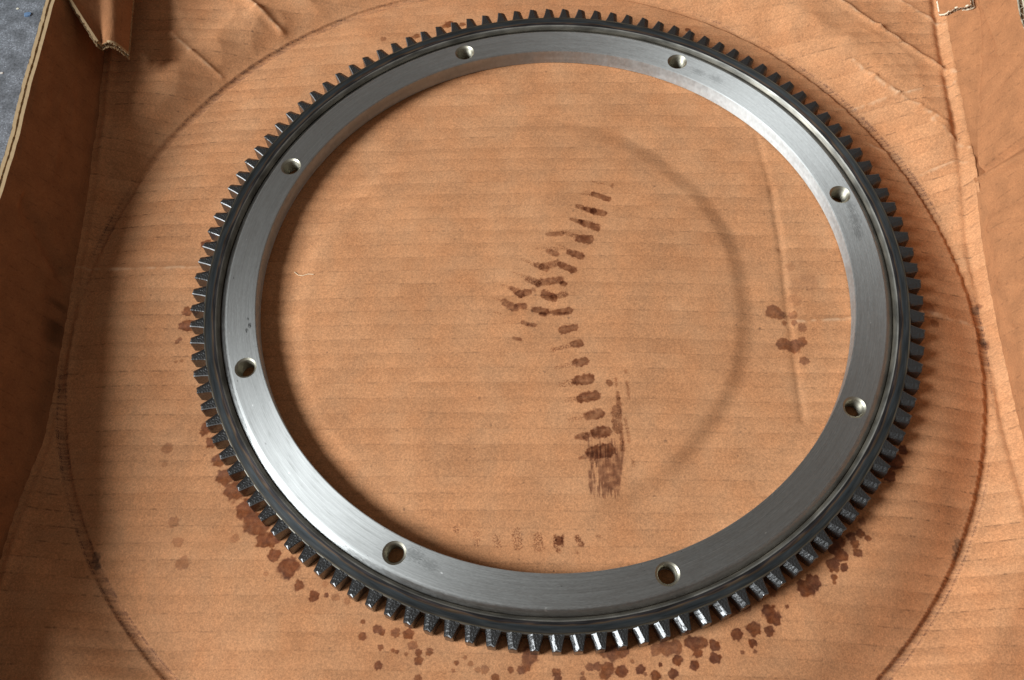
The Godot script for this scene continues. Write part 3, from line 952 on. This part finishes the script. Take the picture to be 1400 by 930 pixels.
func build_corner_flap(box: Node3D) -> void:
	# the end wall's corner lies folded against the side wall, its free end curling over
	var rows: Array = []
	var n := 30
	for k in n + 1:
		var y := lerpf(0.84, 1.44, float(k) / n)
		var e := float(k) / n
		var row: Array = []
		for b in 25:
			var t := b / 24.0
			var x: float
			var h: float
			var up := y - 0.84
			var fold := maxf(-1.622 - 0.235 * up, -1.74)
			var side := maxf(-1.634 - 0.75 * up, left_top(y) + 0.016)
			if t < 0.4:
				var q := t / 0.4
				x = lerpf(side, fold, q)
				h = lerpf(minf(0.136 + 0.33 * up, 0.196), 0.120, q)
			else:
				var q := (t - 0.4) / 0.6
				x = lerpf(fold, -1.540 - 0.15 * up, q)
				h = 0.120 + 0.030 * sin(q * PI * 0.80) - 0.066 * q * q
			x += 0.003 * low.get_noise_2d(y * 3.0, t * 2.0 + 90.0)
			h += 0.004 * low.get_noise_2d(y * 4.0, t * 3.0 + 95.0)
			row.append(at(x, y + 0.012 * (1.0 - e), h))
		rows.append(row)
	var made := slab(rows, 0.030, Vector3(0.25, 0.97, 0.0).normalized())
	var f := part("corner_flap", made[0], mats.board, box)
	f.set_meta("label", "folded corner flap with a curled dark end")
	var nv: int = made[4]
	var front := PackedVector3Array()
	var back := PackedVector3Array()
	for b in nv:
		front.append(made[1][b])
		back.append(made[2][b])
	open_edge(refine(front, 4), refine(back, 4), Vector3(0, -0.1, 1).normalized(), 0.008 * U, FLUTE * U * 0.8, f, 0.4)
	front = PackedVector3Array()
	back = PackedVector3Array()
	for a in int(made[3]):
		front.append(made[1][a * nv])
		back.append(made[2][a * nv])
	open_edge(refine(front, 4), refine(back, 4), Vector3(-0.8, 0.1, 0.6).normalized(), 0.008 * U, FLUTE * U * 0.8, f, 0.4)
	front = PackedVector3Array()
	back = PackedVector3Array()
	for a in int(made[3]):
		front.append(made[1][a * nv + nv - 1])
		back.append(made[2][a * nv + nv - 1])
	open_edge(refine(front, 3), refine(back, 3), Vector3(1, -0.3, 0).normalized(), 0.004 * U, FLUTE * U * 0.8, f, 0.4)


func refine(p: PackedVector3Array, times: int) -> PackedVector3Array:
	var o := PackedVector3Array()
	for k in p.size() - 1:
		for s in times:
			o.append(p[k].lerp(p[k + 1], float(s) / times))
	o.append(p[p.size() - 1])
	return o


func build_tuck_tab(box: Node3D) -> void:
	# the cut end of the end wall's tab, tucked behind the bright side wall
	var rows: Array = []
	for k in 17:
		var y := lerpf(1.168, 1.44, k / 16.0)
		var row: Array = []
		for b in 13:
			var t := b / 12.0
			var lift := 0.034 + 0.003 * low.get_noise_2d(y * 5.0, t * 4.0)
			row.append(at(lerpf(1.414, 1.484, t) - lift * 0.75, y - (0.045 * t + 0.006 * sin(t * 9.0)) * (1.0 - k / 16.0), lerpf(-0.052, 0.052, t) + lift * 0.62))
		rows.append(row)
	var made := slab(rows, 0.026, Vector3(-0.75, 0.62, 0).normalized())
	var f := part("tuck_tab", made[0], mats.board, box)
	f.set_meta("label", "torn pale end of a tab against the bright side wall")
	var nv: int = made[4]
	var front := PackedVector3Array()
	var back := PackedVector3Array()
	for b in nv:
		front.append(made[1][b])
		back.append(made[2][b])
	open_edge(refine(front, 5), refine(back, 5), Vector3(0, 0, 1), 0.006 * U, 0.03 * U, f, 0.3, 0.0, mats.torn)
	for b: int in [0, nv - 1]:
		front = PackedVector3Array()
		back = PackedVector3Array()
		for a in int(made[3]):
			front.append(made[1][a * nv + b])
			back.append(made[2][a * nv + b])
		open_edge(refine(front, 4), refine(back, 4), Vector3(-0.62, -0.75, 0) if b == 0 else Vector3(0.62, 0.75, 0), 0.005 * U, 0.03 * U, f, 0.3, 0.0, mats.torn)


# ---------------------------------------------------------------- floor and small things

func build_floor() -> void:
	var a := bytes_of(0.19, 5, FastNoiseLite.TYPE_SIMPLEX, 61)
	var b := bytes_of(0.026, 4, FastNoiseLite.TYPE_SIMPLEX, 62)
	var c := bytes_of(0.40, 2, FastNoiseLite.TYPE_SIMPLEX, 63)
	var data := PackedByteArray()
	data.resize(512 * 512 * 3)
	for k in 512 * 512:
		var tone := 0.86 + (a[k] - 128) * 0.0010 + (b[k] - 128) * 0.0012 + (c[k] - 128) * 0.0008
		if a[k] < 78:
			tone -= 0.07
		if c[k] > 205 and b[k] > 130:
			tone += 0.35
		data[k * 3] = clampi(int(118.0 * tone), 0, 255)
		data[k * 3 + 1] = clampi(int(122.0 * tone), 0, 255)
		data[k * 3 + 2] = clampi(int(128.0 * tone), 0, 255)
	var m := StandardMaterial3D.new()
	m.albedo_texture = texture(data, 512, 512, Image.FORMAT_RGB8)
	m.roughness = 0.85
	m.heightmap_enabled = true
	m.heightmap_texture = texture(a, 512, 512, Image.FORMAT_L8)
	m.heightmap_scale = 0.005
	var sh := Sheet.new()
	sh.face(at(-20, -20, FLOOR_H), at(20, -20, FLOOR_H), at(20, 20, FLOOR_H), at(-20, 20, FLOOR_H), Vector3.UP, Rect2(0, 0, 27, 27))
	var o := part("concrete_floor", sh.mesh(), m, self)
	o.set_meta("kind", "structure")
	o.set_meta("label", "grey speckled concrete floor showing beyond the side wall of the box")
	# chips lying on it
	chip("paint_chip", "small blue paint chip on the grey floor", "paint chip", -2.228, 1.404, 0.020, Color(0.36, 0.47, 0.60), 3)
	chip("grit_crumb", "pale crumb of grit on the grey floor above the blue paint chip", "crumb", -2.281, 1.437, 0.008, Color(0.82, 0.80, 0.72), 4)
	chip("grit_crumb", "pale crumb of grit on the grey floor at the picture edge", "crumb", -2.254, 1.087, 0.008, Color(0.82, 0.80, 0.76), 5)
	# a loose pale fibre inside the ring
	sh = Sheet.new()
	var path := [Vector2(-0.853, 0.038), Vector2(-0.838, 0.026), Vector2(-0.822, 0.021), Vector2(-0.804, 0.026), Vector2(-0.784, 0.023)]
	for k in path.size() - 1:
		for s in 6:
			var a0 := TAU * s / 6.0
			var a1 := TAU * (s + 1) / 6.0
			var p: Vector2 = path[k]
			var q: Vector2 = path[k + 1]
			var side := (q - p).normalized().orthogonal()
			var h0 := GROUND + relief(p.x, p.y) + 0.0022
			var h1 := GROUND + relief(q.x, q.y) + 0.0022
			var ring := func(e: Vector2, h: float, an: float) -> Vector3: return at(e.x + side.x * 0.0013 * cos(an), e.y + side.y * 0.0013 * cos(an), h + 0.0013 * sin(an))
			var mid := at((p.x + q.x) / 2.0, (p.y + q.y) / 2.0, (h0 + h1) / 2.0)
			var aa: Vector3 = ring.call(p, h0, a0)
			var bb: Vector3 = ring.call(q, h1, a0)
			var cc: Vector3 = ring.call(q, h1, a1)
			var dd: Vector3 = ring.call(p, h0, a1)
			sh.face(aa, bb, cc, dd, (aa + bb + cc + dd) / 4.0 - mid)
	m = StandardMaterial3D.new()
	m.albedo_color = Color(0.90, 0.80, 0.66)
	m.roughness = 1.0
	o = part("paper_fibre", sh.mesh(), m, self)
	o.set_meta("label", "thin pale paper fibre lying on the cardboard inside the ring")
	o.set_meta("category", "fibre")


func chip(called: String, label: String, category: String, x: float, y: float, r: float, col: Color, salt: int) -> void:
	var rng := RandomNumberGenerator.new()
	rng.seed = salt
	var sh := Sheet.new()
	var rim: Array = []
	for k in 9:
		var a := TAU * k / 9.0
		var q := r * rng.randf_range(0.65, 1.0)
		rim.append(Vector2(cos(a) * q, sin(a) * q * 0.8))
	var top := FLOOR_H + r * 0.25
	for k in 9:
		var p: Vector2 = rim[k]
		var q: Vector2 = rim[(k + 1) % 9]
		sh.face(at(x, y, top + r * 0.05), at(x + p.x * 0.85, y + p.y * 0.85, top), at(x + q.x * 0.85, y + q.y * 0.85, top), at(x, y, top + r * 0.05), Vector3.UP)
		sh.face(at(x + p.x, y + p.y, FLOOR_H), at(x + q.x, y + q.y, FLOOR_H), at(x + q.x * 0.85, y + q.y * 0.85, top), at(x + p.x * 0.85, y + p.y * 0.85, top), at(p.x, p.y, 0.0))
	var m := StandardMaterial3D.new()
	m.albedo_color = col
	m.roughness = 0.6
	var o := part(called, sh.mesh(), m, self)
	o.set_meta("label", label)
	o.set_meta("category", category)


func _ready() -> void:
	# camera
	var cam := Camera3D.new()
	cam.name = "camera"
	var right := Vector3(0.99847381, -0.03450096, -0.04312469)
	var up := Vector3(-0.02273343, 0.45487582, -0.89026467)
	var back := Vector3(0.05033137, 0.88988633, 0.45339727)
	cam.transform = Transform3D(Basis(right, up, back).orthonormalized(), at(0.04127995, -1.67555362, 2.84949172))
	cam.fov = 36.493
	cam.near = 0.02
	cam.far = 50.0
	cam.current = true
	add_child(cam)
	# sky, light, exposure
	var sky_mat := ProceduralSkyMaterial.new()
	sky_mat.sky_top_color = Color(0.044, 0.038, 0.033).linear_to_srgb()
	sky_mat.sky_horizon_color = Color(0.028, 0.023, 0.019).linear_to_srgb()
	sky_mat.ground_bottom_color = Color(0.02, 0.02, 0.02).linear_to_srgb()
	sky_mat.ground_horizon_color = Color(0.024, 0.023, 0.022).linear_to_srgb()
	sky_mat.sky_energy_multiplier = 1.0
	var sky := Sky.new()
	sky.sky_material = sky_mat
	var env := Environment.new()
	env.background_mode = Environment.BG_SKY
	env.sky = sky
	env.tonemap_mode = Environment.TONE_MAPPER_LINEAR
	env.tonemap_exposure = 3.4
	env.sdfgi_enabled = true
	env.ssao_enabled = true
	env.ssil_enabled = true
	var we := WorldEnvironment.new()
	we.name = "world_environment"
	we.environment = env
	add_child(we)
	var sun := DirectionalLight3D.new()
	sun.name = "sun"
	sun.light_energy = 0.5
	sun.light_color = Color(0.96, 0.985, 1.0)
	sun.light_angular_distance = 26.0
	sun.shadow_enabled = true
	sun.sky_mode = DirectionalLight3D.SKY_MODE_LIGHT_ONLY
	var to_sun := Vector3(-0.775, 0.575, 0.22).normalized()
	sun.basis = Basis.looking_at(-to_sun, Vector3.UP)
	add_child(sun)
	# what the surfaces are made of
	low.seed = 2
	low.frequency = 1.1
	low.fractal_octaves = 3
	fine.seed = 4
	fine.frequency = 0.8
	fine.fractal_octaves = 2
	wrinkle.seed = 9
	wrinkle.frequency = 2.2
	wrinkle.fractal_type = FastNoiseLite.FRACTAL_RIDGED
	wrinkle.fractal_octaves = 2
	kraft_textures()
	metal_textures()
	# the place, then the things
	build_floor()
	build_box()
	build_gear()
